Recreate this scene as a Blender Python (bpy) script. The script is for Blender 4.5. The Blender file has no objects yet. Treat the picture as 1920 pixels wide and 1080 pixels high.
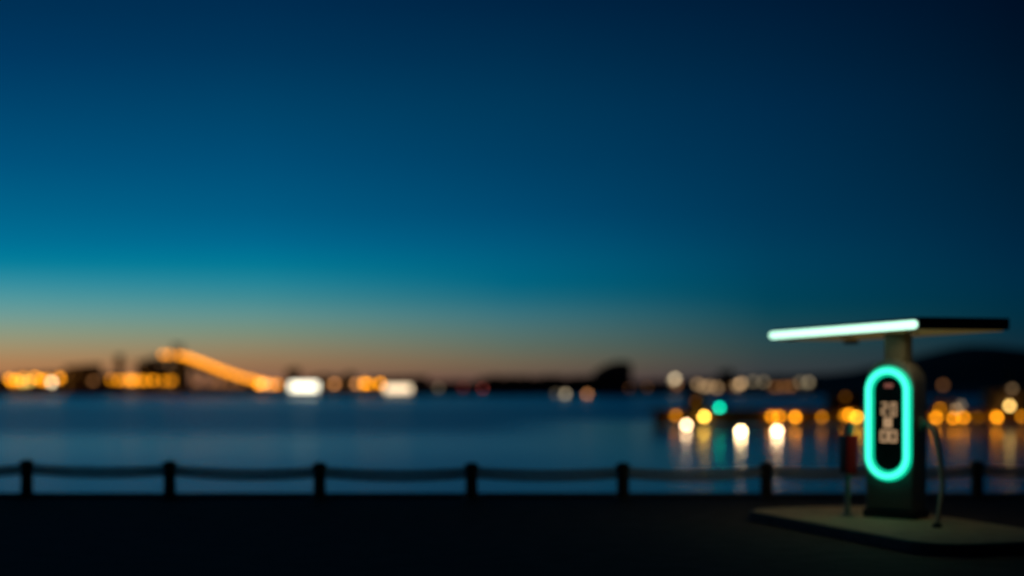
import bpy, bmesh, math, random
from mathutils import Vector, Matrix
random.seed(7)
R = math.radians
scene = bpy.context.scene
COL = scene.collection

# ------------------------------------------------------------------ camera
CAMZ = 1.75
F = 50.0/36.0*1920.0          # focal length in photo pixels
HY = 722.0                    # photo row of the horizon
cam_d = bpy.data.cameras.new('camera')
cam = bpy.data.objects.new('camera', cam_d); COL.objects.link(cam)
cam.location = (0, 0, CAMZ); cam.rotation_euler = (R(90), 0, 0)
cam_d.lens = 50; cam_d.sensor_width = 36; cam_d.sensor_fit = 'HORIZONTAL'
cam_d.shift_y = (HY-540.0)/1920.0
cam_d.clip_start = 0.1; cam_d.clip_end = 60000
cam_d.dof.use_dof = True
cam_d.dof.focus_distance = 11.2
cam_d.dof.aperture_fstop = 0.385
cam_d.dof.aperture_blades = 0
scene.camera = cam

def at(x, y, D):              # a point of the photo at distance D, in the world
    return Vector(((x-960.0)/F*D, D, CAMZ-(y-HY)/F*D))
def ax(x, D): return (x-960.0)/F*D
def az(y, D): return CAMZ-(y-HY)/F*D

# ------------------------------------------------------------------ helpers
def s2l(c):
    out = []
    for v in c:
        v = v/255.0
        out.append(v/12.92 if v <= 0.04045 else ((v+0.055)/1.055)**2.4)
    return out

MATS = {}
def mat(name, col, rough=0.6, metal=0.0, emit=None, es=0.0, noise=None, bump=0.0, bscale=40.0, spec=0.5):
    if name in MATS: return MATS[name]
    m = bpy.data.materials.new(name); m.use_nodes = True
    nt = m.node_tree; b = nt.nodes['Principled BSDF']
    b.inputs['Base Color'].default_value = (*col, 1)
    b.inputs['Roughness'].default_value = rough
    b.inputs['Metallic'].default_value = metal
    b.inputs['Specular IOR Level'].default_value = spec
    if emit:
        b.inputs['Emission Color'].default_value = (*emit, 1)
        b.inputs['Emission Strength'].default_value = es
    if noise or bump:
        tc = nt.nodes.new('ShaderNodeTexCoord')
        n = nt.nodes.new('ShaderNodeTexNoise'); n.inputs['Scale'].default_value = noise[0] if noise else bscale
        n.inputs['Detail'].default_value = 6
        nt.links.new(tc.outputs['Object'], n.inputs['Vector'])
        if noise:
            r = nt.nodes.new('ShaderNodeValToRGB')
            r.color_ramp.elements[0].position = 0.32; r.color_ramp.elements[1].position = 0.68
            r.color_ramp.elements[0].color = (*[c*(1-noise[1]) for c in col], 1)
            r.color_ramp.elements[1].color = (*[min(1, c*(1+noise[1])) for c in col], 1)
            nt.links.new(n.outputs['Fac'], r.inputs['Fac'])
            nt.links.new(r.outputs['Color'], b.inputs['Base Color'])
        if bump:
            bp = nt.nodes.new('ShaderNodeBump'); bp.inputs['Strength'].default_value = bump
            bp.inputs['Distance'].default_value = 0.02
            nt.links.new(n.outputs['Fac'], bp.inputs['Height'])
            nt.links.new(bp.outputs['Normal'], b.inputs['Normal'])
    MATS[name] = m
    return m

def glow(name, col, s):
    return mat(name, (0.02, 0.02, 0.02), 0.5, emit=col, es=s)

def tag(o, label=None, cat=None, group=None, kind=None):
    if label: o['label'] = label
    if cat: o['category'] = cat
    if group: o['group'] = group
    if kind: o['kind'] = kind
    return o

def empty(name, loc, rz=0.0):
    o = bpy.data.objects.new(name, None); COL.objects.link(o)
    o.empty_display_size = 0.2
    o.location = loc; o.rotation_euler = (0, 0, rz)
    return o

class MB:
    def __init__(self): self.bm = bmesh.new()
    def box(self, c, s, rz=0.0, bev=0.0, rx=0.0, ry=0.0):
        M = Matrix.Translation(c) @ Matrix.Rotation(rz, 4, 'Z') @ Matrix.Rotation(ry, 4, 'Y') @ Matrix.Rotation(rx, 4, 'X') @ Matrix.Diagonal((*s, 1))
        r = bmesh.ops.create_cube(self.bm, size=1, matrix=M)
        if bev:
            vs = set(r['verts'])
            es = [e for e in self.bm.edges if e.verts[0] in vs and e.verts[1] in vs]
            bmesh.ops.bevel(self.bm, geom=es, offset=bev, segments=2, profile=0.6, affect='EDGES')
        return self
    def cyl(self, p, q, r0, r1=None, n=14):
        p = Vector(p); q = Vector(q); r1 = r0 if r1 is None else r1
        d = q-p; L = d.length
        M = Matrix.Translation((p+q)/2) @ d.to_track_quat('Z', 'Y').to_matrix().to_4x4()
        bmesh.ops.create_cone(self.bm, cap_ends=True, segments=n, radius1=r0, radius2=r1, depth=L, matrix=M)
        return self
    def ball(self, c, r, sub=1, sz=1.0):
        M = Matrix.Translation(c) @ Matrix.Diagonal((1, 1, sz, 1))
        bmesh.ops.create_icosphere(self.bm, subdivisions=sub, radius=r, matrix=M)
        return self
    def prism(self, prof, y0, y1, bev=0.0):      # outline in x,z pushed from y0 to y1
        a = [self.bm.verts.new((x, y0, z)) for x, z in prof]
        b = [self.bm.verts.new((x, y1, z)) for x, z in prof]
        n = len(prof)
        fs = [self.bm.faces.new(a), self.bm.faces.new(b[::-1])]
        for i in range(n):
            fs.append(self.bm.faces.new((a[i], b[i], b[(i+1) % n], a[(i+1) % n])))
        if bev:
            es = set(fs[0].edges) | set(fs[1].edges)
            bmesh.ops.bevel(self.bm, geom=list(es), offset=bev, segments=3, profile=0.5, affect='EDGES')
        return self
    def slab(self, prof, z0, z1):                # outline in x,y pushed up
        a = [self.bm.verts.new((x, y, z0)) for x, y in prof]
        b = [self.bm.verts.new((x, y, z1)) for x, y in prof]
        n = len(prof)
        self.bm.faces.new(a[::-1]); self.bm.faces.new(b)
        for i in range(n):
            self.bm.faces.new((a[i], a[(i+1) % n], b[(i+1) % n], b[i]))
        return self
    def tube(self, pts, r, n=10, closed=False, sx=1.0):
        pts = [Vector(p) for p in pts]; N = len(pts); rings = []
        up = None
        for i, p in enumerate(pts):
            if closed: t = pts[(i+1) % N]-pts[i-1]
            else: t = pts[min(i+1, N-1)]-pts[max(i-1, 0)]
            t.normalize()
            if up is None:
                ref = Vector((0, 1, 0)) if abs(t.y) < 0.9 else Vector((0, 0, 1))
                up = (ref-t*ref.dot(t)).normalized()
            else:
                up = (up-t*up.dot(t)).normalized()
            sd = t.cross(up)
            rings.append([self.bm.verts.new(p+up*(r*sx*math.cos(2*math.pi*k/n))+sd*(r*math.sin(2*math.pi*k/n))) for k in range(n)])
        M = N if closed else N-1
        for i in range(M):
            A, B = rings[i], rings[(i+1) % N]
            for k in range(n):
                self.bm.faces.new((A[k], A[(k+1) % n], B[(k+1) % n], B[k]))
        if not closed:
            self.bm.faces.new(rings[0][::-1]); self.bm.faces.new(rings[-1])
        return self
    def xf(self, M):
        bmesh.ops.transform(self.bm, matrix=M, verts=self.bm.verts[:])
        return self
    def build(self, name, m, parent=None, smooth=True, loc=None):
        bmesh.ops.recalc_face_normals(self.bm, faces=self.bm.faces[:])
        me = bpy.data.meshes.new(name); self.bm.to_mesh(me); self.bm.free()
        if smooth:
            for p in me.polygons: p.use_smooth = True
            me.set_sharp_from_angle(angle=R(35))
        me.materials.append(m)
        o = bpy.data.objects.new(name, me); COL.objects.link(o)
        if parent: o.parent = parent
        if loc is not None: o.location = loc
        return o

def copy_tree(o, parent=None):
    c = o.copy(); COL.objects.link(c)
    if parent: c.parent = parent
    for ch in list(o.children): copy_tree(ch, c)
    return c

def pts_smooth(ctrl, n=8):       # Catmull-Rom through the control points
    ctrl = [Vector(c) for c in ctrl]; out = []
    P = [ctrl[0]*2-ctrl[1]]+ctrl+[ctrl[-1]*2-ctrl[-2]]
    for i in range(1, len(P)-2):
        for k in range(n):
            t = k/n; a, b, c, d = P[i-1], P[i], P[i+1], P[i+2]
            out.append(0.5*((2*b)+(c-a)*t+(2*a-5*b+4*c-d)*t*t+(3*b-a-3*c+d)*t*t*t))
    out.append(ctrl[-1])
    return out

# ------------------------------------------------------------------ sky
W = bpy.data.worlds.new('World'); scene.world = W; W.use_nodes = True
nt = W.node_tree
for n in list(nt.nodes): nt.nodes.remove(n)
N = nt.nodes.new; Lk = nt.links.new
def math_n(op, a, b=None, clamp=False):
    n = N('ShaderNodeMath'); n.operation = op; n.use_clamp = clamp
    for i, v in enumerate((a, b)):
        if v is None: continue
        if isinstance(v, (int, float)): n.inputs[i].default_value = v
        else: Lk(v, n.inputs[i])
    return n.outputs[0]
tc = N('ShaderNodeTexCoord'); sp = N('ShaderNodeSeparateXYZ'); Lk(tc.outputs['Generated'], sp.inputs[0])
X, Y, Z = sp.outputs
SUN_AZ = R(-40)                       # where the sun went down, left of the view
hor = math_n('SQRT', math_n('MAXIMUM', math_n('ADD', math_n('MULTIPLY', X, X), math_n('MULTIPLY', Y, Y)), 1e-9))
cosd = math_n('DIVIDE', math_n('ADD', math_n('MULTIPLY', X, math.sin(SUN_AZ)), math_n('MULTIPLY', Y, math.cos(SUN_AZ))), hor)
dist = math_n('ARCCOSINE', math_n('MINIMUM', math_n('MAXIMUM', cosd, -1.0), 1.0))      # angle from sunset
el = math_n('ARCTAN2', math_n('MAXIMUM', Z, 0.0), hor)
fac = math_n('SQRT', math_n('DIVIDE', el, R(90)), clamp=True)
ROWS = (0, 100, 200, 300, 400, 450, 480, 500, 530, 560, 590, 620, 650, 680, 710)
SKY = {
 0:   [(3,48,85),(2,56,97),(1,69,110),(0,82,124),(0,100,139),(0,111,148),(0,122,154),(18,130,156),(55,142,160),(86,152,158),(115,156,150),(143,154,130),(166,145,108),(180,128,84),(165,108,75)],
 480: [(3,44,80),(3,53,90),(0,66,104),(0,77,118),(0,91,131),(0,103,142),(0,115,148),(8,122,149),(38,132,152),(68,139,148),(100,145,142),(124,143,124),(147,133,103),(157,116,82),(140,95,75)],
 960: [(3,36,68),(3,46,79),(2,56,90),(1,63,100),(0,74,113),(0,85,122),(0,92,126),(0,96,128),(4,100,128),(30,106,126),(62,114,124),(84,114,112),(100,109,96),(116,99,79),(105,75,68)],
 1440:[(3,28,56),(2,35,64),(2,42,74),(2,48,80),(2,54,86),(1,59,90),(1,63,92),(1,64,93),(1,66,91),(3,67,89),(16,70,85),(34,70,80),(48,69,72),(58,64,66),(60,55,60)],
 1910:[(3,15,36),(3,20,41),(3,26,48),(2,30,53),(2,35,60),(2,38,64),(2,40,66),(2,42,67),(2,44,68),(3,45,66),(6,46,64),(12,45,60),(20,44,57),(25,43,54),(28,39,50)],
}
prev = None; prev_d = None
for x, cols in SKY.items():
    a = math.atan((x-960)/F)
    rp = N('ShaderNodeValToRGB'); cr = rp.color_ramp; cr.interpolation = 'LINEAR'
    stops = []
    for y, c in zip(ROWS, cols):
        e = math.atan((HY-y)/F*math.cos(a))
        stops.append((math.sqrt(e/R(90)), s2l((max(0, c[0]-4), c[1], c[2]))))
    top = stops[0][1]
    stops += [(0.52, [v*0.55 for v in top]), (0.7, [v*0.28 for v in top]), (1.0, [v*0.14 for v in top])]
    stops.sort(key=lambda s: s[0])
    cr.elements[0].position = stops[0][0]; cr.elements[0].color = (*stops[0][1], 1)
    cr.elements[1].position = stops[-1][0]; cr.elements[1].color = (*stops[-1][1], 1)
    for p, c in stops[1:-1]:
        e = cr.elements.new(p); e.color = (*c, 1)
    Lk(fac, rp.inputs['Fac'])
    d = a-SUN_AZ
    if prev is None: prev = rp.outputs['Color']
    else:
        mr = N('ShaderNodeMapRange'); mr.interpolation_type = 'LINEAR'
        mr.inputs['From Min'].default_value = prev_d; mr.inputs['From Max'].default_value = d
        Lk(dist, mr.inputs['Value'])
        mx = N('ShaderNodeMix'); mx.data_type = 'RGBA'
        Lk(mr.outputs[0], mx.inputs['Factor']); Lk(prev, mx.inputs['A']); Lk(rp.outputs['Color'], mx.inputs['B'])
        prev = mx.outputs['Result']
    prev_d = d
# farther round from the sunset the dusk sky goes on darkening
mr = N('ShaderNodeMapRange'); mr.inputs['From Min'].default_value = prev_d; mr.inputs['From Max'].default_value = R(130)
mr.inputs['To Min'].default_value = 1.0; mr.inputs['To Max'].default_value = 0.2
Lk(dist, mr.inputs['Value'])
mx = N('ShaderNodeMix'); mx.data_type = 'RGBA'; mx.blend_type = 'MULTIPLY'; mx.inputs['Factor'].default_value = 1
Lk(prev, mx.inputs['A']); Lk(mr.outputs[0], mx.inputs['B'])
bg = N('ShaderNodeBackground'); bg.inputs['Strength'].default_value = 1.0
Lk(mx.outputs['Result'], bg.inputs['Color'])
sky = N('ShaderNodeTexSky'); sky.sky_type = 'NISHITA'; sky.sun_disc = False
sky.sun_elevation = R(-10); sky.sun_rotation = SUN_AZ
bg2 = N('ShaderNodeBackground'); bg2.inputs['Strength'].default_value = 0.05
Lk(sky.outputs['Color'], bg2.inputs['Color'])
ad = N('ShaderNodeAddShader'); Lk(bg.outputs[0], ad.inputs[0]); Lk(bg2.outputs[0], ad.inputs[1])
wo = N('ShaderNodeOutputWorld'); Lk(ad.outputs[0], wo.inputs['Surface'])

scene.view_settings.view_transform = 'Standard'
scene.view_settings.look = 'None'
scene.view_settings.exposure = 0; scene.view_settings.gamma = 1
scene.render.engine = 'CYCLES'
cy = scene.cycles
cy.use_denoising = True
cy.use_adaptive_sampling = False
cy.sample_clamp_indirect = 4.0
cy.max_bounces = 5; cy.diffuse_bounces = 3; cy.glossy_bounces = 3
cy.caustics_reflective = False; cy.caustics_refractive = False
cy.blur_glossy = 0.5

# ------------------------------------------------------------------ materials
asphalt = mat('asphalt', (0.052, 0.044, 0.038), 0.85, spec=0.2, noise=(3.0, 0.25), bump=0.4)
quay_stone = mat('quay_stone', (0.10, 0.085, 0.07), 0.8, noise=(2.0, 0.3), bump=0.3)
concrete = mat('island_concrete', (0.44, 0.33, 0.20), 0.8, noise=(5.0, 0.12), bump=0.2)
kerb_m = mat('kerb_dark', (0.05, 0.05, 0.052), 0.75, noise=(6.0, 0.2))
post_m = mat('post_iron', (0.035, 0.03, 0.026), 0.6, noise=(9.0, 0.3))
rope_m = mat('rope', (0.42, 0.42, 0.38), 0.9, noise=(30.0, 0.3), bump=0.5)
body_m = mat('charger_shell', (0.17, 0.175, 0.17), 0.4)
plinth_m = mat('charger_plinth', (0.015, 0.015, 0.018), 0.6)
column_m = mat('column_paint', (0.19, 0.195, 0.14), 0.55)
roof_m = mat('roof_edge', (0.03, 0.035, 0.045), 0.45)
soffit_m = mat('soffit_wood', (0.55, 0.38, 0.16), 0.6, noise=(4.0, 0.2))
glass_m = mat('display_glass', (0.008, 0.01, 0.012), 0.12)
cable_m = mat('cable_rubber', (0.22, 0.22, 0.18), 0.55)
holster_m = mat('holster_plastic', (0.12, 0.16, 0.14), 0.45)
pole_m = mat('galvanised_pole', (0.30, 0.34, 0.31), 0.45, metal=0.3)
red_m = mat('red_enamel', (0.45, 0.005, 0.005), 0.75, spec=0.06)
red_unlit_m = mat('box_unlit_side', (0.03, 0.012, 0.012), 0.5)  # shade of the box's unlit side, put into the colour
white_m = mat('label_white', (0.7, 0.7, 0.68), 0.5)
timber = mat('pier_timber', (0.20, 0.12, 0.055), 0.8, noise=(2.0, 0.35))
shed_m = mat('shed_boards', (0.13, 0.085, 0.05), 0.75, noise=(2.0, 0.3))
dark_roof = mat('dark_roofing', (0.035, 0.033, 0.034), 0.7, noise=(0.6, 0.3))
wall_a = mat('dark_brick', (0.085, 0.06, 0.05), 0.85, noise=(0.6, 0.3))
wall_b = mat('weathered_render', (0.12, 0.10, 0.085), 0.85, noise=(0.5, 0.3))
wall_c = mat('slate_cladding', (0.06, 0.08, 0.10), 0.7, noise=(0.5, 0.3))
steel = mat('painted_steel', (0.07, 0.07, 0.075), 0.5)
deck_m = mat('bridge_concrete', (0.14, 0.12, 0.10), 0.8, noise=(0.4, 0.25))
hull_m = mat('ferry_hull', (0.06, 0.07, 0.09), 0.4)
cabin_m = mat('ferry_cabin', (0.55, 0.54, 0.50), 0.5)
wood_far = mat('far_foliage', (0.035, 0.05, 0.03), 0.9, noise=(0.3, 0.5))
hill_m = mat('hill_scrub', (0.03, 0.045, 0.04), 0.95, noise=(0.02, 0.4))
shore_m = mat('shore_ground', (0.06, 0.055, 0.05), 0.9, noise=(0.1, 0.3))
buoy_m = mat('buoy_paint', (0.35, 0.30, 0.22), 0.5)

# ------------------------------------------------------------------ water
WZ = -1.55
def make_water():
    m = bpy.data.materials.new('sea_water'); m.use_nodes = True
    t = m.node_tree; b = t.nodes['Principled BSDF']; o = t.nodes
    b.inputs['Base Color'].default_value = (0.0, 0.56, 0.76, 1)
    b.inputs['IOR'].default_value = 1.42
    g = o.new('ShaderNodeNewGeometry')
    def noise(scale, detail, vs):
        mp = o.new('ShaderNodeMapping'); mp.inputs['Scale'].default_value = vs
        t.links.new(g.outputs['Position'], mp.inputs['Vector'])
        n = o.new('ShaderNodeTexNoise'); n.inputs['Scale'].default_value = scale; n.inputs['Detail'].default_value = detail
        t.links.new(mp.outputs[0], n.inputs['Vector'])
        return n.outputs['Fac']
    # small wind ripples
    rip = noise(1.0, 3.0, (0.12, 0.9, 1))
    bp = o.new('ShaderNodeBump'); bp.inputs['Strength'].default_value = 0.35; bp.inputs['Distance'].default_value = 0.05
    t.links.new(rip, bp.inputs['Height']); t.links.new(bp.outputs['Normal'], b.inputs['Normal'])
    # calm slicks and ruffled patches: long across the view
    pat = noise(1.0, 2.0, (0.004, 0.035, 1))
    sy = o.new('ShaderNodeSeparateXYZ'); t.links.new(g.outputs['Position'], sy.inputs[0])
    lw = o.new('ShaderNodeMath'); lw.operation = 'LOGARITHM'; lw.inputs[1].default_value = 10
    t.links.new(sy.outputs['Y'], lw.inputs[0])
    pw_ = o.new('ShaderNodeMath'); pw_.operation = 'MULTIPLY_ADD'; pw_.inputs[1].default_value = 0.16
    t.links.new(pat, pw_.inputs[0]); t.links.new(lw.outputs[0], pw_.inputs[2])
    r = o.new('ShaderNodeValToRGB'); r.color_ramp.interpolation = 'EASE'
    # wind lanes over the distance from the quay: position = (log10(metres) - 1) / 2
    lanes = [(40, .27), (56, .26), (67, .235), (74, .222), (90, .222), (100, .25), (114, .315), (175, .315), (215, .275), (420, .26)]
    sc_ = o.new('ShaderNodeMapRange'); sc_.inputs['From Min'].default_value = 1.08; sc_.inputs['From Max'].default_value = 3.08
    t.links.new(pw_.outputs[0], sc_.inputs['Value'])
    el_ = r.color_ramp.elements
    for k, (dd, rv) in enumerate(lanes):
        p_ = (math.log10(dd)-1)/2
        e_ = el_[0] if k == 0 else (el_[len(el_)-1] if k == len(lanes)-1 else el_.new(p_))
        e_.position = p_
        e_.color = (rv, rv, rv, 1)
    t.links.new(sc_.outputs[0], r.inputs['Fac'])
    # the pier shelters the water in front of it: a calmer, glossier pool
    sx = o.new('ShaderNodeSeparateXYZ'); t.links.new(g.outputs['Position'], sx.inputs[0])
    sh = o.new('ShaderNodeMapRange'); sh.interpolation_type = 'SMOOTHSTEP'
    sh.inputs['From Min'].default_value = -4.0; sh.inputs['From Max'].default_value = 9.0
    t.links.new(sx.outputs['X'], sh.inputs['Value'])
    off = o.new('ShaderNodeMapRange'); off.interpolation_type = 'SMOOTHSTEP'
    off.inputs['From Min'].default_value = 118.0; off.inputs['From Max'].default_value = 150.0
    off.inputs['To Min'].default_value = 1.0; off.inputs['To Max'].default_value = 0.0
    t.links.new(sx.outputs['Y'], off.inputs['Value'])
    mu = o.new('ShaderNodeMath'); mu.operation = 'MULTIPLY'
    t.links.new(sh.outputs[0], mu.inputs[0]); t.links.new(off.outputs[0], mu.inputs[1])
    mxr = o.new('ShaderNodeMix'); mxr.data_type = 'FLOAT'
    t.links.new(mu.outputs[0], mxr.inputs['Factor']); t.links.new(r.outputs[0], mxr.inputs['A'])
    mxr.inputs['B'].default_value = 0.15
    t.links.new(mxr.outputs['Result'], b.inputs['Roughness'])
    mt = o.new('ShaderNodeMapRange'); mt.inputs['To Min'].default_value = 0.5; mt.inputs['To Max'].default_value = 0.0
    t.links.new(mu.outputs[0], mt.inputs['Value']); t.links.new(mt.outputs[0], b.inputs['Metallic'])
    bs = o.new('ShaderNodeMapRange'); bs.inputs['To Min'].default_value = 0.35; bs.inputs['To Max'].default_value = 0.08
    t.links.new(mu.outputs[0], bs.inputs['Value']); t.links.new(bs.outputs[0], bp.inputs['Strength'])
    return m
mb = MB()
mb.slab([(-20000, 22.9), (20000, 22.9), (20000, 40000), (-20000, 40000)], WZ-0.5, WZ)
tag(mb.build('water', make_water(), smooth=False), 'dark blue harbour water crossed by faint bands and lamp reflections', kind='structure')

# ------------------------------------------------------------------ quay
QY = 22.55                      # quay edge
mb = MB()
mb.box((0, QY/2-60, -1.5), (400, QY+120-0.8, 3.0))
tag(mb.build('ground', asphalt, smooth=False), 'near black asphalt of the quay in the foreground', kind='structure')
mb = MB()
mb.box((0, QY-0.2, -1.47), (400, 0.4, 3.03), bev=0.02)
tag(mb.build('quay_edge', quay_stone, smooth=False), 'dark stone coping along the edge of the quay', kind='structure')

# ------------------------------------------------------------------ rope fence
fence = empty('rope_fence', (0, QY-0.35, 0))
tag(fence, 'low dark fence of squat posts joined by sagging ropes along the quay edge', 'fence')
POSTS = [(-770, 864), (-498, 864), (-226, 864), (50, 864), (318, 866), (599, 869), (884, 870), (1168, 870), (1437, 868), (1640, 867), (1832, 866), (2060, 865), (2290, 865), (2520, 865)]
first = None; tops = []
for px, py in POSTS:
    D = (CAMZ-0.56)*F/(py-HY)
    D = min(D, QY-0.12)
    p = Vector((ax(px, D), D-(QY-0.35), 0))
    if first is None:
        m_ = MB()
        m_.cyl((0, 0, 0.03), (0, 0, 0.50), 0.098, 0.09, 18)
        m_.cyl((0, 0, 0.50), (0, 0, 0.545), 0.112, 0.112, 18)
        m_.cyl((0, 0, 0.545), (0, 0, 0.58), 0.112, 0.06, 18)
        m_.cyl((0, 0, 0.03), (0, 0, 0.06), 0.13, 0.12, 18)
        m_.cyl((0, 0, 0.35), (0, 0, 0.375), 0.112, 0.112, 18)
        first = m_.build('post', post_m, fence, loc=p); q = first
    else:
        q = first.copy(); COL.objects.link(q); q.parent = fence; q.location = p
    tops.append(p+Vector((0, 0, 0.43)))
for a, b in zip(tops[:-1], tops[1:]):
    sag = 0.05*random.uniform(0.8, 1.25)
    for dz_, ds in ((0.043, 0.0), (-0.043, 0.008)):
        pts = []
        for k in range(25):
            t = k/24; p = a.lerp(b, t); p.z += dz_-(sag+ds)*4*t*(1-t)
            pts.append(p)
        MB().tube(pts, 0.038, 12).build('rope', rope_m, fence)

# ------------------------------------------------------------------ charging island
U = Vector((0.30, -0.954)).normalized()        # along the island, towards the camera
V = Vector((0.954, 0.30)).normalized()         # across it
I0 = Vector((ax(1376, 18.75), 18.75))          # its far left corner
def isl(u, v): p = I0+U*u+V*v; return (p.x, p.y)
def rounded(u0, u1, v0, v1, r, n=8):
    out = []
    for cu, cv, a0 in ((u1-r, v1-r, 0), (u0+r, v1-r, 90), (u0+r, v0+r, 180), (u1-r, v0+r, 270)):
        for k in range(n+1):
            a = R(a0+90*k/n)
            out.append(isl(cu+r*math.cos(a), cv+r*math.sin(a)))
    return out
IL, IW = 4.55, 2.05
mb = MB(); mb.slab(rounded(0, IL, 0, IW, 0.55), 0.004, 0.116)
tag(mb.build('island_kerb', kerb_m, smooth=False), 'dark kerb with rounded corners round the charging island', kind='structure')
mb = MB(); mb.slab(rounded(0.07, IL-0.07, 0.07, IW-0.07, 0.48), 0.06, 0.122)
tag(mb.build('island_pavement', concrete, smooth=False), 'pale concrete pavement of the raised charging island', kind='structure')
GZ = 0.122

# ------------------------------------------------------------------ charging station
BX, BY = ax(1680, 17.55), 17.55
st = empty('charging_station', (BX, BY, GZ))
tag(st, 'dark charging pillar with a glowing green oval ring under a light edged flat roof', 'charging station')
yaw = R(-39)                     # its front looks to the left of the camera
RB = Matrix.Rotation(yaw, 4, 'Z')
Wd, Dp = 0.62, 0.40
zt = 2.065-GZ
def arch(w, z0, z1, n=20):
    r = w/2; out = [(-r, z0), (r, z0)]
    for k in range(n+1):
        a = math.pi*k/n
        out.append((r*math.cos(a), z1-r+r*math.sin(a)))
    return out
mb = MB(); mb.prism(arch(Wd, 0.10, zt), -Dp/2, Dp/2, bev=0.025)
mb.xf(RB).build('body', body_m, st)
mb = MB(); mb.box((0, 0, 0.05), (Wd+0.05, Dp+0.06, 0.10), bev=0.012)
mb.xf(RB).build('plinth', plinth_m, st)
def stadium(w, z0, z1, y, n=20):
    r = w/2; out = []
    for k in range(n+1):
        a = math.pi*k/n; out.append(Vector((r*math.cos(a), y, z1-r+r*math.sin(a))))
    for k in range(n+1):
        a = math.pi+math.pi*k/n; out.append(Vector((r*math.cos(a), y, z0+r+r*math.sin(a))))
    return out
Rz0, Rz1 = 0.575-GZ, 1.985-GZ
ow = 0.615
tw = 0.124
mb = MB(); mb.tube(stadium(ow-tw, Rz0+tw/2, Rz1-tw/2, -Dp/2-0.03), tw/2, 12, closed=True, sx=0.5)
ring = mb.xf(RB).build('light_ring', glow('ring_glow', (0.0, 0.74, 0.40), 1.0), st)
tag(ring, 'glowing mint green oval light ring')
mb = MB(); mb.tube(stadium(ow-tw, Rz0+tw/2, Rz1-tw/2, -Dp/2-0.065), 0.030, 10, closed=True)
mb.xf(RB).build('light_core', glow('core_glow', (0.10, 1.75, 1.12), 1.0), ring)
# dark display in the ring with its small figures
dw = ow-2*tw+0.02
mb = MB(); mb.prism([(p.x, p.z) for p in stadium(dw, Rz0+tw-0.01, Rz1-tw+0.01, 0)], -Dp/2-0.012, -Dp/2+0.02)
scr = mb.xf(RB).build('display', glass_m, st)
fig = glow('figure_glow', (0.80, 0.49, 0.26), 0.58)
SEG = {'a': ((0, 1), (1, 1)), 'b': ((1, 1), (1, .5)), 'c': ((1, .5), (1, 0)), 'd': ((0, 0), (1, 0)), 'e': ((0, .5), (0, 0)), 'f': ((0, 1), (0, .5)), 'g': ((0, .5), (1, .5))}
DIG = {'0': 'abcdef', '2': 'abged', '8': 'abcdefg'}
mb = MB()
def digit(ch, x, z, w, h, th):
    for s in DIG[ch]:
        (x0, z0), (x1, z1) = SEG[s]
        a = (x+x0*w, z+z0*h); b = (x+x1*w, z+z1*h)
        c = ((a[0]+b[0])/2, -Dp/2-0.016, (a[1]+b[1])/2)
        sz = (abs(a[0]-b[0])+th, 0.006, abs(a[1]-b[1])+th)
        mb.box(c, sz)
def zb(y): return az(y, 17.3)-GZ
digit('2', -0.085, zb(777), 0.058, zb(756)-zb(777), 0.020)
digit('0', 0.035, zb(779), 0.055, zb(756)-zb(779), 0.020)
digit('8', -0.048, zb(800), 0.075, zb(786)-zb(800), 0.032)
digit('0', -0.095, zb(828), 0.075, zb(809)-zb(828), 0.024)
digit('0', 0.020, zb(828), 0.075, zb(809)-zb(828), 0.024)
mb.xf(RB).build('display_figures', fig, scr, smooth=False)
mb = MB(); mb.box((0.0, -Dp/2-0.016, zb(723)), (0.11, 0.006, 0.05), bev=0.002)
mb.xf(RB).build('indicator', glow('indicator_glow', (0.20, 0.06, 0.045), 1.0), scr)
# column up to the roof
ZC = 2.46-GZ                      # roof mid height
mb = MB(); mb.box((0.02, 0.02, (zt-0.25+ZC-0.05)/2), (0.26, 0.26, ZC-0.05-zt+0.25), bev=0.012)
mb.xf(RB).build('column', column_m, st)
# the roof: a thin slab, long edge away from the camera
CN = Vector((ax(1722, 16.5)-BX, 16.5-BY))      # its near corner
Uc = Vector((-1.04, 3.9)).normalized(); Vc = Vector((3.9, 1.04)).normalized()
LC, WC = 3.88, 1.21
Mc = Matrix(((Uc.x, Vc.x, 0, CN.x), (Uc.y, Vc.y, 0, CN.y), (0, 0, 1, ZC), (0, 0, 0, 1)))
mb = MB(); mb.box((LC/2, WC/2, 0.012), (LC, WC, 0.14), bev=0.012)
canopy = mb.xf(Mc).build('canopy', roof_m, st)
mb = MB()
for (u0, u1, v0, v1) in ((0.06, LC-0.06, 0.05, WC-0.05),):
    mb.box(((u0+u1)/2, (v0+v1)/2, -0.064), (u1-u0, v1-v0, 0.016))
mb.xf(Mc).build('soffit', mat('soffit_painted_glow', (0.5, 0.38, 0.2), 0.6, emit=(1.0, 0.66, 0.18), es=0.065), canopy)  # faint amber emission stands in for warm light falling on the underside
mb = MB(); mb.cyl((0.05, -0.03, -0.005), (LC-0.05, -0.03, -0.005), 0.05, n=16)
mb.ball((0.05, -0.03, -0.005), 0.05, 2); mb.ball((LC-0.05, -0.03, -0.005), 0.05, 2)
mb.xf(Mc).build('light_bar', glow('bar_glow', (0.95, 1.75, 1.3), 1.0), st)
for u in (0.40, 2.0, 3.6):
    c = (u, WC*0.13, -0.072)
    mb = MB(); mb.tube([(c[0]+0.075*math.cos(a), c[1]+0.075*math.sin(a), c[2]-0.006) for a in [2*math.pi*k/24 for k in range(24)]], 0.012, 8, closed=True)
    dl = mb.xf(Mc).build('downlight', roof_m, st)
    mb = MB(); mb.cyl((c[0], c[1], c[2]-0.001), (c[0], c[1], c[2]-0.005), 0.07, n=20)
    mb.xf(Mc).build('lens', glow('downlight_glow', (1.0, 0.70, 0.34), 48.0), dl)
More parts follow.
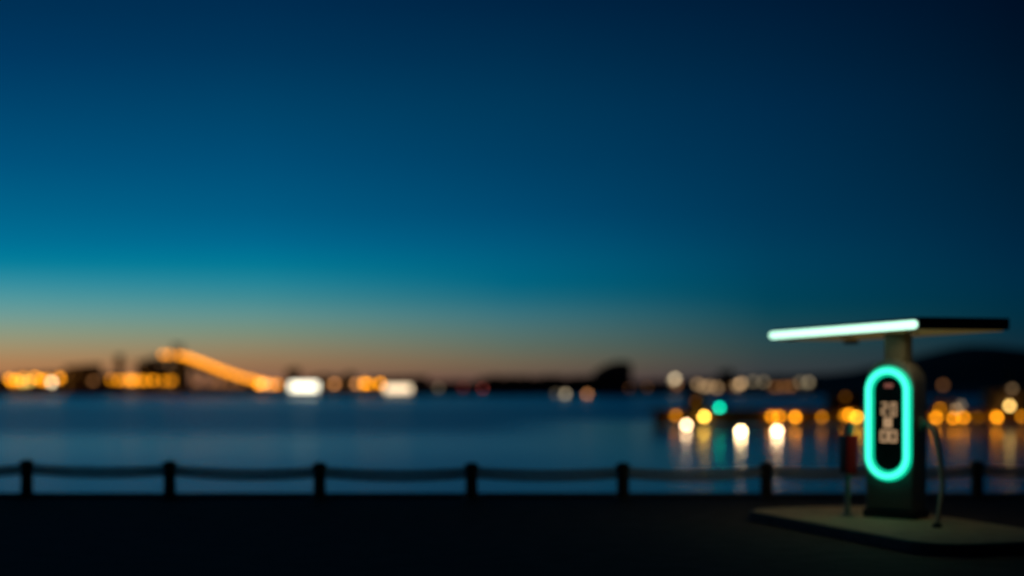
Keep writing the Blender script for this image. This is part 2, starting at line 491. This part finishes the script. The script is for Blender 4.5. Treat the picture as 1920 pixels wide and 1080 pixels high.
mb = MB(); mb.box((3.4, WC*0.8, -0.103), (0.16, 0.16, 0.06), bev=0.01); mb.xf(Mc).build('sensor', plinth_m, st)
# holster and cable on the right side
def rel(x, y, D): return at(x, y, D)-Vector((BX, BY, GZ))
h0 = RB @ Vector((Wd/2+0.03, -0.02, zb(794)))
mb = MB(); mb.box((Wd/2+0.03, -0.02, zb(794)), (0.09, 0.13, 0.17), bev=0.02)
mb.xf(RB).build('holster', holster_m, st)
hd = rel(1740, 795, 17.05)
mb = MB(); mb.tube(pts_smooth([h0, (h0+hd)/2+Vector((0, 0, 0.01)), hd], 6), 0.038, 12)
mb.build('connector', holster_m, st)
ctrl = [hd, rel(1752, 806, 16.95), rel(1760, 842, 16.85), rel(1765, 880, 16.75), rel(1767, 915, 16.62), rel(1762, 950, 16.45), rel(1757, 982, 16.28)]
end = ctrl[-1].copy(); end.z = 0.03
gp = [end+Vector((-0.01, 0.0, -0.03))]
mb = MB(); mb.cyl((end.x, end.y, 0.0), (end.x, end.y, 0.045), 0.06, 0.045, 16); mb.build('cable_gland', plinth_m, st)
mb = MB(); mb.tube(pts_smooth(ctrl+gp, 8), 0.028, 12)
mb.build('cable', cable_m, st)

# ------------------------------------------------------------------ red box on a post
ps = empty('equipment_post', (ax(1589, 17.67), 17.67, GZ))
tag(ps, 'slim grey green post carrying a red box beside the charging pillar', 'post')
mb = MB(); mb.cyl((0, 0, 0.01), (0, 0, 1.10), 0.036, n=16); mb.build('pole', pole_m, ps)
mb = MB(); mb.cyl((0, 0, 0), (0, 0, 0.02), 0.085, n=20); mb.build('base_plate', pole_m, ps)
mb = MB(); mb.box((0.025, -0.02, 1.07), (0.085, 0.07, 0.17), rz=R(20), ry=R(8), bev=0.015); mb.build('head', holster_m, ps)
Mr = Matrix.Rotation(R(24), 4, 'Z')
zc = az(851, 17.67)-GZ
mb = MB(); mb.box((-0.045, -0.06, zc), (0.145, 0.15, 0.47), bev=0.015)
bx = mb.xf(Mr).build('box', red_unlit_m, ps)
mb = MB(); mb.box((-0.045, -0.145, zc), (0.155, 0.022, 0.48), bev=0.008)
mb.xf(Mr).build('door', red_m, bx)
tag(bx, 'shell of the red box, its unlit side coloured dark')

# ------------------------------------------------------------------ lamps of the shores
def lamp_proto(cname, gcol, strength, r, pole_h):
    """street lamp whose globe centre is at the root; pole below it"""
    root = empty('street_lamp', (0, 0, 0))
    m_ = MB(); m_.cyl((0, 0, -pole_h), (0, 0, -r*0.8), 0.10, 0.07, 8); m_.cyl((0, 0, -pole_h), (0, 0, -pole_h+0.3), 0.2, 0.18, 8)
    m_.build('pole', steel, root)
    g_ = MB(); g_.ball((0, 0, 0), r, 2); g_.build('lamp_globe', glow(cname, gcol, strength), root)
    return root
LAMPS = {}
def far_lamp(key, gcol, s, px, py, D, label, group=None, pole=5.0, r=None, cat='street lamp'):
    s *= (0.2 if px > 1000 else 0.31)
    r = r or 0.0016*D
    zl = az(py, D)
    if D > 455:
        pole = max(round(r+0.3, 2), round((zl+0.35)*2)/2+0.25)
        if zl-r < 0.0: s *= (r/0.42)**2; r = 0.42
    else: pole = round((zl-WZ)*2)/2+0.5
    key = '%s_%.3g' % (key, s)
    k = (key, round(r, 3), pole)
    loc = at(px, py, D)
    if k not in LAMPS:
        o = lamp_proto('glow_'+key, gcol, s, r, pole); LAMPS[k] = o
    else:
        o = copy_tree(LAMPS[k])
    o.location = loc
    for kk in ('group',):
        if kk in o: del o[kk]
    tag(o, label, cat, group)
    return o
AMB = (1.0, 0.325, 0.008); YEL = (1.0, 0.60, 0.12); CRM = (1.0, 0.78, 0.46); ORG = (1.0, 0.40, 0.13); RED = (1.0, 0.16, 0.12); PEA = (1.0, 0.62, 0.30)
GA = 'lamps crowded on the far left shore'
for px, py, s in ((18, 711, 1), (31, 714, 1), (43, 709, .7), (66, 708, 1), (78, 713, .9), (112, 709, 1), (22, 716, .5)):
    far_lamp('amber%.1f' % s, AMB, 22*s, px, py, 490, 'amber lamp in the dense bright cluster at the left end of the far shore', GA, 5.2)
far_lamp('gold', YEL, 13, 55, 715, 485, 'yellower lamp in the middle of the bright cluster at the left end', None, 5.0)
far_lamp('gold', YEL, 13, 42, 717, 484, 'yellowish lamp left of the yellower one in the bright left end cluster', None, 5.0)
far_lamp('cream1', CRM, 22, 97, 717, 482, 'pale cream lamp low at the right of the left end cluster', None, 5.0)
far_lamp('amber0.7', AMB, 22*.7, 88, 712, 490, 'amber lamp just above the pale cream one of the left end cluster', None, 5.2)
for px, py, s in ((208, 712, .4), (222, 713, .5), (234, 713, .5), (262, 713, .5), (272, 714, .5), (287, 713, .7)):
    far_lamp('amber%.1f' % s, AMB, 22*s, px, py, 490, 'amber lamp in the row left of the bridge foot on the far shore', 'lamps in the row left of the bridge', 5.2)
for px, py in ((244, 711), (251, 713), (247, 715)):
    far_lamp('amber0.9', AMB, 15*.9, px, py, 490, 'one of the three tight brightest amber lamps in the row left of the bridge', 'tight trio of amber lamps', 5.2)
for px, py, s in ((307, 714, .4), (320, 714, .4), (323, 713, .3)):
    far_lamp('amber%.1f' % s, AMB, 22*s, px, py, 490, 'dull amber lamp below the high end of the bridge', 'dull lamps below the high bridge end', 5.2)
for px, py, s in ((370, 717, .1), (398, 718, .1), (412, 719, .1), (430, 720, .1), (452, 720, .1), (175, 714, .1)):
    far_lamp('amber%.1f' % s, ORG, 22*s, px, py, 490, 'very faint orange lamp down on the far shore road', 'faint lamps on the far shore road', 5.0)
far_lamp('amber0.9', AMB, 26*.9, 486, 721, 475, 'bright amber lamp at the low foot of the bridge', None, 5.0)
far_lamp('orange.6', ORG, 20, 494, 720, 475, 'orange lamp right beside the bright one at the foot of the bridge', None, 5.0)
far_lamp('orange.3', ORG, 12, 510, 722, 475, 'dull orange lamp between the bridge foot and the lit ferry', None, 5.0)
far_lamp('orange.3', ORG, 10, 627, 720, 480, 'dull orange lamp just right of the whiter lit ferry', None, 5.0)
far_lamp('orange.3', ORG, 10, 668, 720, 480, 'dull orange lamp left of the pair behind the second ferry', None, 5.0)
far_lamp('amber0.7', AMB, 24, 683, 719, 480, 'amber lamp of the pair just left of the cream lit ferry', None, 5.0)
far_lamp('amber0.5', AMB, 17, 691, 720, 480, 'amber lamp of the pair nearer the cream lit ferry', None, 5.0)
far_lamp('amber0.7', AMB, 24, 713, 719, 480, 'amber lamp behind the left end of the cream lit ferry', None, 5.0)
far_lamp('greyish2', CRM, 1.3, 822, 727, 480, 'faint pale lamp alone right of the cream lit ferry', None, 4.0)
far_lamp('faint_red', RED, 0.9, 868, 727, 480, 'very faint reddish lamp in the middle of the far shore', None, 3.4)
far_lamp('dull_red', RED, 1.6, 905, 729, 480, 'dull red lamp below the dark wood of the far shore', None, 3.0)
far_lamp('dim_cream', CRM, 8.5, 1060, 739, 330, 'dim cream lamp low over the water left of the dark hall', None, 1.6, cat='marker light')
far_lamp('greyish2', CRM, 1.3, 1042, 738, 330, 'faint pale lamp touching the dim cream one left of the hall', None, 1.6, cat='marker light')
far_lamp('dim_orange', ORG, 10, 1101, 739, 330, 'dim orange lamp low over the water beside the dark hall', None, 1.6, cat='marker light')
far_lamp('faint_amber', ORG, 0.6, 1180, 728, 480, 'very faint lamp at the right foot of the dark hall', None, 2.4)
# right hand shore
far_lamp('cream.7', CRM, 17, 1266, 710, 480, 'bright cream lamp, highest and leftmost of the right hand shore', None, 4.0)
far_lamp('cream.3', CRM, 6, 1262, 713, 481, 'weaker cream lamp overlapping the bright cream one on the right hand shore', None, 4.0)
far_lamp('faint_amber2', ORG, 4, 1268, 722, 480, 'faint orange lamp under the bright cream lamp of the right hand shore', None, 2.6)
for px, py in ((1308, 720), (1320, 725), (1330, 724), (1345, 727)):
    far_lamp('haze_amber', PEA, 7.0 , px, py, 480, 'soft amber lamp in the cluster above the green pier light', 'soft amber lamps above the green light', 3.0)
far_lamp('soft_amber', PEA, 14, 1389, 719, 480, 'brighter soft amber lamp in the middle of the right hand shore', None, 3.2)
far_lamp('haze_amber', PEA, 7, 1382, 723, 480, 'soft amber lamp just under the brighter one of the right hand shore', None, 2.8)
far_lamp('grey_cream', CRM, 3.4, 1412, 715, 480, 'grey cream lamp right of the brighter soft amber lamp', None, 3.6)
far_lamp('grey_cream', CRM, 3.4, 1432, 716, 480, 'grey cream lamp halfway along the right hand shore', None, 3.6)
for px, py in ((1455, 726), (1470, 725), (1485, 724)):
    far_lamp('brown_faint', ORG, 3.0, px, py, 480, 'faint brown lamp in the gap right of the grey cream lamps', 'faint brown lamps of the right hand shore', 3.0)
far_lamp('grey_cream', CRM, 3.4, 1500, 717, 480, 'left grey cream lamp of the pair below the charger roof', None, 3.6)
far_lamp('cream.25', CRM, 6, 1516, 717, 480, 'brighter right lamp of the grey cream pair below the charger roof', None, 3.6)
far_lamp('brown_faint', ORG, 3.0, 1768, 722, 480, 'faint brown lamp alone on the dark hillside right of the charger', None, 3.0)

# ------------------------------------------------------------------ far shore, hills, wood
mb = MB(); bm = mb.bm
prof = [(452, WZ-1.0), (458, -0.9), (466, -0.35), (500, -0.2), (900, 0.4), (2500, 0.6), (9000, 0.0)]
rows = []
for Yv, Zv in prof:
    row = []
    for i in range(41):
        xx = -1.0+2.0*i/40
        bend = 3.5*math.sin(i*0.9)+2.5*math.sin(i*2.3)
        Yr = Yv+(bend if Yv < 520 else 0)+(0 if i < 18 else 0)
        row.append(bm.verts.new((xx*(600+Yv*0.55), Yr, Zv)))
    rows.append(row)
for a, b in zip(rows[:-1], rows[1:]):
    for i in range(40): bm.faces.new((a[i], a[i+1], b[i+1], b[i]))
tag(mb.build('far_shore', shore_m), 'low dark land of the far harbour shore', kind='structure')

def ridge(name, pts, D, depth, m, label):
    b = MB(); bmm = b.bm; cols = []
    P = [Vector((ax(x, D), D, az(y, D))) for x, y in pts]
    P = pts_smooth(P, 10)
    for i, p in enumerate(P):
        zz = p.z+0.6*math.sin(i*1.7)+0.4*math.sin(i*3.9)
        cols.append([bmm.verts.new((p.x, D+depth*t, max(-0.5, zz*h))) for t, h in ((-0.5, 0.0), (-0.38, 0.35), (-0.2, 0.8), (0, 1.0), (0.25, 0.8), (0.5, 0.0))])
    for a, c in zip(cols[:-1], cols[1:]):
        for k in range(5): bmm.faces.new((a[k], c[k], c[k+1], a[k+1]))
    tag(b.build(name, m), label, kind='structure')
ridge('hill', [(560, 720), (700, 717), (860, 714), (1000, 716), (1130, 717), (1250, 713), (1350, 709), (1450, 705), (1550, 701), (1640, 692), (1700, 677), (1750, 662), (1795, 650), (1850, 648), (1900, 655), (1950, 658), (2050, 650), (2200, 645), (2400, 665), (2700, 690)], 1600, 700, hill_m, 'dark hills rising behind the right hand shore')

mb = MB()
for i in range(230):
    x = random.uniform(800, 1130); D = random.uniform(492, 520)
    h = random.uniform(3.0, 5.6)*(1.0 if x > 900 else 0.55)
    c = Vector((ax(x, D), D, -0.2+h*0.45))
    M = Matrix.Translation(c) @ Matrix.Diagonal((random.uniform(1.2, 2.4), random.uniform(1, 2), h*0.55, 1))
    r = bmesh.ops.create_icosphere(mb.bm, subdivisions=2, radius=1, matrix=M)
    for v in r['verts']: v.co += Vector((random.uniform(-.25, .25), random.uniform(-.25, .25), random.uniform(-.3, .3)))
tag(mb.build('far_wood', wood_far, smooth=False), 'low dark wood along the middle of the far shore', 'trees', kind='stuff')

# ------------------------------------------------------------------ buildings
win_dim = glow('window_dim', (1.0, 0.42, 0.10), 0.35)
def building(name, x0, x1, ytop, D, wall, label, cat='building', roof='flat', depth=9.0, zb_=-0.4, win=0, rise=0.8):
    zt_ = az(ytop, D)
    xa, xb = ax(x0, D), ax(x1, D); w = xb-xa
    root = empty(name, ((xa+xb)/2, D, zb_)); h = zt_-zb_
    tag(root, label, cat)
    m_ = MB()
    if roof == 'flat':
        hw = h-0.25
        m_.box((0, depth/2, hw/2), (w, depth, hw)); m_.build('wall', wall, root, smooth=False)
        r_ = MB(); r_.box((0, depth/2, hw+0.125), (w+0.3, depth+0.3, 0.25))
        r_.box((w*0.2, depth*0.5, hw+0.5), (w*0.22, depth*0.25, 0.7))
        r_.build('roof', dark_roof, root, smooth=False)
    elif roof == 'gable':
        hw = h-rise
        m_.prism([(-w/2, 0), (w/2, 0), (w/2, hw), (0, h-0.12), (-w/2, hw)], 0, depth); m_.build('wall', wall, root, smooth=False)
        r_ = MB(); s = rise/(w/2)
        r_.prism([(-w/2-0.25, hw-0.25*s), (0, h-0.1), (w/2+0.25, hw-0.25*s), (w/2+0.25, hw-0.25*s+0.2), (0, h+0.1), (-w/2-0.25, hw-0.25*s+0.2)], -0.3, depth+0.3)
        r_.build('roof', dark_roof, root, smooth=False)
    elif roof == 'slope':
        m_.prism([(-w/2, 0), (w/2, 0), (w/2, h-0.15), (-w/2, h-rise-0.15)], 0, depth); m_.build('wall', wall, root, smooth=False)
        r_ = MB(); r_.prism([(-w/2-0.2, h-rise-0.145), (w/2+0.2, h-0.145), (w/2+0.2, h+0.1), (-w/2-0.2, h-rise+0.1)], -0.25, depth+0.25)
        r_.build('roof', dark_roof, root, smooth=False)
    if win:
        rows_ = max(1, int((h-1.0)//2.4)); nwin = win
        first_w = None
        for j in range(rows_):
            for i in range(nwin):
                px_ = -w/2+w*(i+0.5)/nwin; pz_ = 0.9+j*2.4
                if pz_+1.2 > h-rise-0.2: continue
                lit = random.random() < 0.25
                k_ = MB(); k_.box((px_, -0.03, pz_+0.5), (min(0.9, w/nwin*0.55), 0.06, 1.0))
                k_.build('window', win_dim if lit else glass_m, root, smooth=False)
    return root
building('warehouse', 120, 178, 683, 505, wall_a, 'dark warehouse with a slanted roof right of the left end lamps', roof='slope', win=4, rise=0.9)
building('house', 187, 205, 701, 505, wall_b, 'small gabled house between the warehouse and the amber row', 'house', roof='gable', win=2, rise=1.2)
building('house', -20, 10, 706, 505, wall_a, 'dark gabled house cut by the left edge of the view', 'house', roof='gable', win=2, rise=1.4)
building('tower', 216, 228, 666, 515, wall_a, 'narrow dark tower standing over the amber lamp row', 'tower', roof='flat', depth=3, win=1)
building('apartment_block', 255, 284, 676, 512, wall_b, 'tall dark block left of the high bridge end', roof='flat', win=3)
building('apartment_block', 286, 300, 685, 518, wall_a, 'narrow block tucked against the high bridge end', roof='flat', win=2)
building('warehouse', 28, 116, 698, 520, wall_b, 'long low warehouse behind the dense left end lamps', roof='slope', win=6, rise=0.6)
building('warehouse', 296, 346, 687, 530, wall_c, 'dark warehouse under the high end of the bridge', roof='flat', win=4)
building('house', 641, 667, 698, 505, wall_a, 'dark gabled house between the two lit ferries', 'house', roof='gable', win=2, rise=1.5)
building('warehouse', 536, 557, 692, 515, wall_c, 'small dark block rising behind the whiter lit ferry', roof='flat', win=2)
building('warehouse', 575, 640, 703, 520, wall_b, 'long low shed behind the whiter lit ferry', roof='gable', win=5, rise=1.0)
building('warehouse', 690, 800, 706, 515, wall_a, 'long low shed behind the cream lit ferry', roof='slope', win=6, rise=0.5)
building('house', 1076, 1092, 706, 495, wall_c, 'narrow dark house left of the domed hall', 'house', roof='gable', win=1, rise=0.9)
building('house', 1206, 1250, 713, 495, wall_c, 'low dark house right of the domed hall', 'house', roof='gable', win=3, rise=0.8)
building('warehouse', 1290, 1362, 708, 500, wall_a, 'dark warehouse behind the soft amber cluster', roof='slope', win=5, rise=0.6)
building('apartment_block', 1353, 1377, 695, 505, wall_c, 'dark upright block between the soft amber lamps', roof='flat', win=2)
building('warehouse', 1440, 1530, 712, 500, wall_b, 'long low shed behind the grey cream lamps', roof='gable', win=6, rise=0.6)
# the domed hall
D = 500
hall = empty('hall', (ax(1158, D), D, -0.4)); tag(hall, 'dark hall with a rounded roof and a lower left wing, alone on the far shore', 'hall')
hx = ax(1158, D)
w = ax(1185, D)-ax(1117, D); hh = az(676, D)+0.4
pr = [(ax(x, D)-hx, (az(y, D)+0.4) if y else 0) for x, y in ((1117, 0), (1185, 0), (1185, 684), (1182, 680), (1175, 678), (1164, 677), (1154, 678), (1144, 681), (1132, 687), (1122, 693), (1117, 697))]
mb = MB(); mb.prism(pr, 0, 14); mb.build('body', wall_c, hall)
mb = MB(); mb.box((ax(1111, D)-hx, 6, hh*0.2), (ax(1117, D)-ax(1105, D), 11, hh*0.4)); mb.build('wing', wall_c, hall, smooth=False)
for k in range(4):
    mb = MB(); mb.box((ax(1117+17*(k+0.5), D)-hx, -0.03, hh*0.3), (1.2, 0.06, 2.2)); mb.build('window', glass_m, hall, smooth=False)

# ------------------------------------------------------------------ bridge
br = empty('bridge', (ax(400, 560), 560, -0.3))
tag(br, 'road bridge climbing to the left with a chain of amber lamps along its deck', 'bridge')
O = Vector(br.location)
path_px = [(292, 671, 575), (318, 672, 572), (346, 675, 568), (382, 687, 560), (420, 702, 552), (460, 714, 545), (500, 723, 538), (530, 727, 532)]
pw = [at(x, y, D) for x, y, D in path_px]
# beyond its high end the deck swings away from the viewer
left = [pw[0]+Vector((-4, 70, 1.0)), pw[0]+Vector((-1, 30, 0.8))]
deck = pts_smooth([p-O for p in left+pw], 6)
mb = MB(); bm = mb.bm; sect = []
for i, p in enumerate(deck):
    t = (deck[min(i+1, len(deck)-1)]-deck[max(i-1, 0)]); t.z = 0; t.normalize()
    sd = Vector((-t.y, t.x, 0))
    sect.append([bm.verts.new(p+sd*a+Vector((0, 0, b))) for a, b in ((-3.5, 0), (3.5, 0), (3.5, -0.9), (2.2, -1.5), (-2.2, -1.5), (-3.5, -0.9))])
for a, b in zip(sect[:-1], sect[1:]):
    for k in range(6): bm.faces.new((a[k], a[(k+1) % 6], b[(k+1) % 6], b[k]))
bm.faces.new(sect[0]); bm.faces.new(sect[-1][::-1])
mb.build('deck', deck_m, br)
for s in (-1, 1):
    pts = []
    for i, p in enumerate(deck):
        t = (deck[min(i+1, len(deck)-1)]-deck[max(i-1, 0)]); t.z = 0; t.normalize()
        pts.append(p+Vector((-t.y, t.x, 0))*(3.35*s)+Vector((0, 0, 0.95)))
    MB().tube(pts, 0.06, 6).build('handrail', steel, br)
for i in range(4, len(deck), 4):
    p = deck[i]
    if p.z-1.45 < 0.8: continue
    mb = MB(); mb.box((p.x, p.y, (p.z-1.45)/2), (1.0, 4.0, p.z-1.45)); mb.build('pier', deck_m, br, smooth=False)
tp = at(334, 668, 569)-O
mb = MB()
for s in (-1, 1): mb.box((tp.x+0.4*s, tp.y+4.4*s, (az(645, 569)+0.3)/2), (1.3, 1.0, az(645, 569)+0.3))
mb.box((tp.x, tp.y, az(649, 569)+0.3), (1.6, 9.6, 0.9))
mb.build('tower', deck_m, br, smooth=False)
chain = pts_smooth([at(x, y, D) for x, y, D in ((306, 665, 572), (324, 666, 570), (346, 668.5, 566), (382, 681, 558), (420, 696, 550), (460, 709, 543), (500, 718.5, 536), (520, 721, 533))], 10)
# even spacing along the deck
acc = [0]
for a, b in zip(chain[:-1], chain[1:]): acc.append(acc[-1]+(b-a).length)
NL = 22; proto = None
for i in range(NL):
    s = acc[-1]*i/(NL-1); j = max(k for k in range(len(acc)) if acc[k] <= s+1e-6); j = min(j, len(chain)-2)
    t = (s-acc[j])/max(1e-6, acc[j+1]-acc[j]); p = chain[j].lerp(chain[j+1], t)
    if proto is None:
        proto = o = lamp_proto('glow_bridge', (1.0, 0.31, 0.008), 3.9, 0.9, 1.55)
    else: o = copy_tree(proto)
    o.location = p
    tag(o, 'amber lamp in the unbroken chain of lights on the bridge deck', 'street lamp', 'chain of lamps on the bridge')

# ------------------------------------------------------------------ two lit ferries
def ferry(xc, yc, D, gname, gcol, s, label, wpx, rz):
    root = empty('ferry', (ax(xc, D), D, WZ), rz); tag(root, label, 'ferry')
    L = wpx/F*D*1.35
    m_ = MB(); bm = m_.bm; secs = []
    for t, bw, sh in ((-0.5, 0.7, 0.15), (-0.42, 1.5, 0), (0, 1.7, 0), (0.3, 1.6, 0.05), (0.42, 1.1, 0.2), (0.5, 0.12, 0.4)):
        secs.append([bm.verts.new((t*L, y*bw, z)) for y, z in ((-1, 1.15+sh), (-0.8, -0.3), (0.8, -0.3), (1, 1.15+sh))])
    for a, b in zip(secs[:-1], secs[1:]):
        for k in range(4): bm.faces.new((a[k], b[k], b[(k+1) % 4], a[(k+1) % 4]))
    bm.faces.new(secs[0]); bm.faces.new(secs[-1][::-1]); m_.build('hull', hull_m, root)
    zc_ = az(yc, D)-WZ; bw = wpx/F*D; bh = 15.0/F*D
    m_ = MB(); m_.box((0, 0, (1.05+zc_+bh*0.6)/2), (bw*1.12, 2.6, zc_+bh*0.6-1.05), bev=0.06); cab = m_.build('cabin', cabin_m, root)
    for sd in (-1, 1):
        m_ = MB(); n = 9
        for k in range(n):
            for rw in (-1, 1): m_.box((-bw/2+bw*(k+0.5)/n, sd*1.31, zc_+rw*bh*0.255), (bw/n*0.93, 0.05, bh*0.47))
        m_.build('window_band', glow(gname, gcol, s), cab, smooth=False)
    m_ = MB(); m_.box((-bw*0.3, 0, zc_+bh*0.75+0.35), (1.0, 0.9, 0.7), bev=0.05); m_.build('funnel', hull_m, root)
    m_ = MB(); m_.cyl((bw*0.25, 0, zc_+bh*0.7), (bw*0.25, 0, zc_+bh*0.75+1.5), 0.05, 0.03, 8); m_.build('mast', steel, root)
ferry(570.5, 725, 440, 'ferry_white', (1.0, 0.92, 0.70), 3.6, 'ferry with brilliant white lit windows near the foot of the bridge', 52, R(4))
ferry(747.5, 730, 430, 'ferry_cream', (1.0, 0.76, 0.48), 2.3, 'ferry with cream lit windows, the farther from the bridge', 50, R(-5))

# ------------------------------------------------------------------ pier
PD = 113.0
PX0 = ax(1226, PD); PX1 = 62.0
pier = empty('pier', (PX0, PD, WZ)); tag(pier, 'dark timber pier reaching in from the right with amber lamps on its side', 'pier')
dz = az(768, PD)-WZ
mb = MB(); mb.box(((PX1-PX0)/2, 2.2, dz-0.15), (PX1-PX0, 4.4, 0.3)); mb.build('deck', timber, pier, smooth=False)
mb = MB(); mb.box(((PX1-PX0)/2, 0.25, (dz-0.3+0.12)/2), (PX1-PX0-0.1, 0.2, dz-0.3-0.12-0.006)); mb.build('fascia', timber, pier, smooth=False)
pile = None
for i in range(18):
    for yv in (0.75, 3.8):
        p = Vector((0.6+i*2.95, yv, 0))
        if pile is None:
            m_ = MB(); m_.cyl((0, 0, -1.0), (0, 0, dz-0.3), 0.2, 0.18, 10); pile = m_.build('pile', timber, pier, loc=p)
        else:
            q = pile.copy(); COL.objects.link(q); q.parent = pier; q.location = p
PL = {}
def pier_lamp(key, gcol, s, px, py, label, group=None, D=PD-0.15, r=0.17, post=None):
    k = (key, post)
    if k not in PL:
        root = empty('pier_lamp', (0, 0, 0))
        m_ = MB()
        if post: m_.cyl((0, 0, -post), (0, 0, -r*0.8), 0.05, 0.04, 8)
        else:
            m_.box((0, 0.12, r*1.1), (0.12, 0.5, 0.06)); m_.cyl((0, 0, r*0.8), (0, 0, r*1.15), 0.06, 0.09, 8)
        m_.build('bracket' if not post else 'pole', steel, root)
        g_ = MB(); g_.ball((0, 0, 0), r, 2); g_.build('lamp_globe', glow('pierglow_'+key, gcol, s), root)
        PL[k] = root; o = root
    else:
        o = copy_tree(PL[k])
    if 'group' in o: del o['group']
    o.location = at(px, py, D)
    tag(o, label, 'pier lamp', group)
B = 12.8
pier_lamp('dim', AMB, B*.30, 1267, 779, 'dim amber lamp at the outer left end of the pier')
pier_lamp('yellow', (1.0, .58, .07), B*1.6, 1320, 781, 'brightest yellow lamp near the outer left end of the pier')
pier_lamp('mid', AMB, B*.62, 1447, 781, 'left lamp of the overlapping amber pair on the pier')
pier_lamp('mid', AMB, B*.62, 1461, 781, 'right lamp of the overlapping amber pair on the pier')
pier_lamp('bright', AMB, B*1.0, 1491, 782, 'bright amber lamp alone between the pair and the dull brown one')
pier_lamp('brown', AMB, B*.27, 1541, 782, 'dull brown amber lamp alone on the pier left of the red box post')
pier_lamp('low', AMB, B*.3, 1584, 779, 'dull leftmost lamp of three right above the red box post')
pier_lamp('mid2', AMB, B*.75, 1592, 777, 'middle lamp of three right above the red box post')
pier_lamp('gold', (1.0, .48, .03), B*1.05, 1606, 782, 'golden lamp of three, touching the green ring in the view')
pier_lamp('mid2', AMB, B*.75, 1755, 783, 'amber lamp nearest the right side of the charging pillar')
pier_lamp('mid', AMB, B*.62, 1787, 784, 'amber lamp under the peach coloured one right of the charger')
pier_lamp('mid', AMB, B*.62, 1807, 783, 'amber lamp right of the peach coloured one on the pier')
pier_lamp('faintb', AMB, B*.07, 1833, 783, 'very faint brown lamp in the gap left of the bright right end lamp')
pier_lamp('bright', AMB, B*1.0, 1869, 782, 'bright amber lamp under the pale yellow lamp at the right of the pier')
pier_lamp('low', AMB, B*.3, 1916, 781, 'dull amber lamp at the right edge of the view on the pier')
DB = PD+2.0
pier_lamp('mid', AMB, B*.45, 1762, 768, 'amber post lamp standing left of the peach coloured one', D=DB, post=0.35)
pier_lamp('peach', PEA, B*.62, 1793, 769, 'peach coloured post lamp in the group right of the charger', D=DB, post=0.35)
pier_lamp('pale', (1.0, .60, .16), B*.95, 1893, 761, 'pale yellow post lamp, highest on the right of the pier', D=DB, post=0.55)
pier_lamp('ghost', CRM, B*.10, 1801, 760, 'faint pale lamp just behind the peach coloured one', D=PD+4, post=0.6)
pier_lamp('shedlow', AMB, B*.035, 1585, 744, 'very faint brown lamp on the gabled shed above the three lamps', D=PD+2.2)
pier_lamp('shedmid', PEA, B*.06, 1898, 729, 'faint peach lamp high on the larger shed at the right edge', D=PD+2.2)
pier_lamp('shedlow', AMB, B*.035, 1304, 752, 'very faint brown lamp on the small shed by the brightest yellow lamp', D=PD+2.2)
# green light
gl = empty('navigation_light', at(1349, 767, DB)); tag(gl, 'green navigation light standing on the pier beside the brightest yellow lamp', 'signal light')
mb = MB(); mb.cyl((0, 0, -0.28), (0, 0, -0.14), 0.10, 0.07, 10); mb.build('stand', steel, gl)
mb = MB(); mb.cyl((0, 0, -0.16), (0, 0, 0.16), 0.13, 0.13, 14); mb.ball((0, 0, 0.16), 0.13, 2); mb.build('lens', glow('green_glow', (0.0, 0.66, 0.38), 15.0), gl)
# sheds on the pier
def shed(x0, x1, ytop, label):
    D_ = PD+2.6; xa, xb = ax(x0, D_), ax(x1, D_); w_ = xb-xa; zb_ = WZ+dz+0.003
    h_ = az(ytop, D_)-zb_
    root = empty('shed', ((xa+xb)/2, D_, zb_)); tag(root, label, 'shed')
    MB().box((0, 0.8, h_*0.4), (w_, 1.6, h_*0.8)).build('wall', shed_m, root, smooth=False)
    MB().prism([(-w_/2-0.1, h_*0.8+0.002), (w_/2+0.1, h_*0.8+0.002), (0, h_)], -0.1, 1.7).build('roof', dark_roof, root, smooth=False)
    MB().box((w_*0.15, -0.02, h_*0.33), (w_*0.25, 0.04, h_*0.6)).build('door', timber, root, smooth=False)
shed(1290, 1326, 742, 'small brown shed on the pier by the brightest yellow lamp')
shed(1556, 1622, 736, 'brown gabled shed on the pier above the three lamps by the charger')
shed(1852, 1960, 722, 'larger brown shed on the pier at the right edge of the view')
shed(1752, 1800, 748, 'low brown shed on the pier right of the charging pillar')
mast = empty('mast', (ax(1893, 117.5), 117.5, WZ+dz)); tag(mast, 'thin dark mast rising behind the larger pier shed', 'mast')
hm = az(690, 117.5)-WZ-dz
MB().cyl((0, 0, 0), (0, 0, hm), 0.22, 0.14, 10).build('pole', timber, mast)
MB().box((0, 0, hm*0.8), (1.4, 0.12, 0.12)).build('crossarm', timber, mast, smooth=False)

# ------------------------------------------------------------------ lantern buoys
def buoy(px, py, D, gname, gcol, s, label):
    p = at(px, py, D); root = empty('lantern_buoy', (p.x, p.y, WZ)); tag(root, label, 'buoy')
    z = p.z-WZ; r = 0.175
    m_ = MB(); m_.cyl((0, 0, -0.15), (0, 0, max(0.04, z-r*1.3)), 0.30, 0.24, 16); m_.build('float', buoy_m, root)
    m_ = MB(); m_.cyl((0, 0, max(0.03, z-r*1.3)), (0, 0, z-r*0.8), 0.12, 0.10, 12); m_.build('collar', steel, root)
    m_ = MB(); m_.ball((0, 0, z), r, 2); m_.build('lamp_globe', glow(gname, gcol, s), root)
buoy(1287, 797, 103, 'buoy_pale', (1.0, .66, .36), 20, 'cream lantern buoy farthest left, just below the bright yellow pier lamp')
buoy(1389, 809, 93, 'buoy_white', (1.0, .70, .33), 34, 'brightest cream lantern buoy, middle of the three on the water')
buoy(1457, 808, 93, 'buoy_cream', (1.0, .66, .36), 27, 'cream lantern buoy below the overlapping amber pair of the pier')
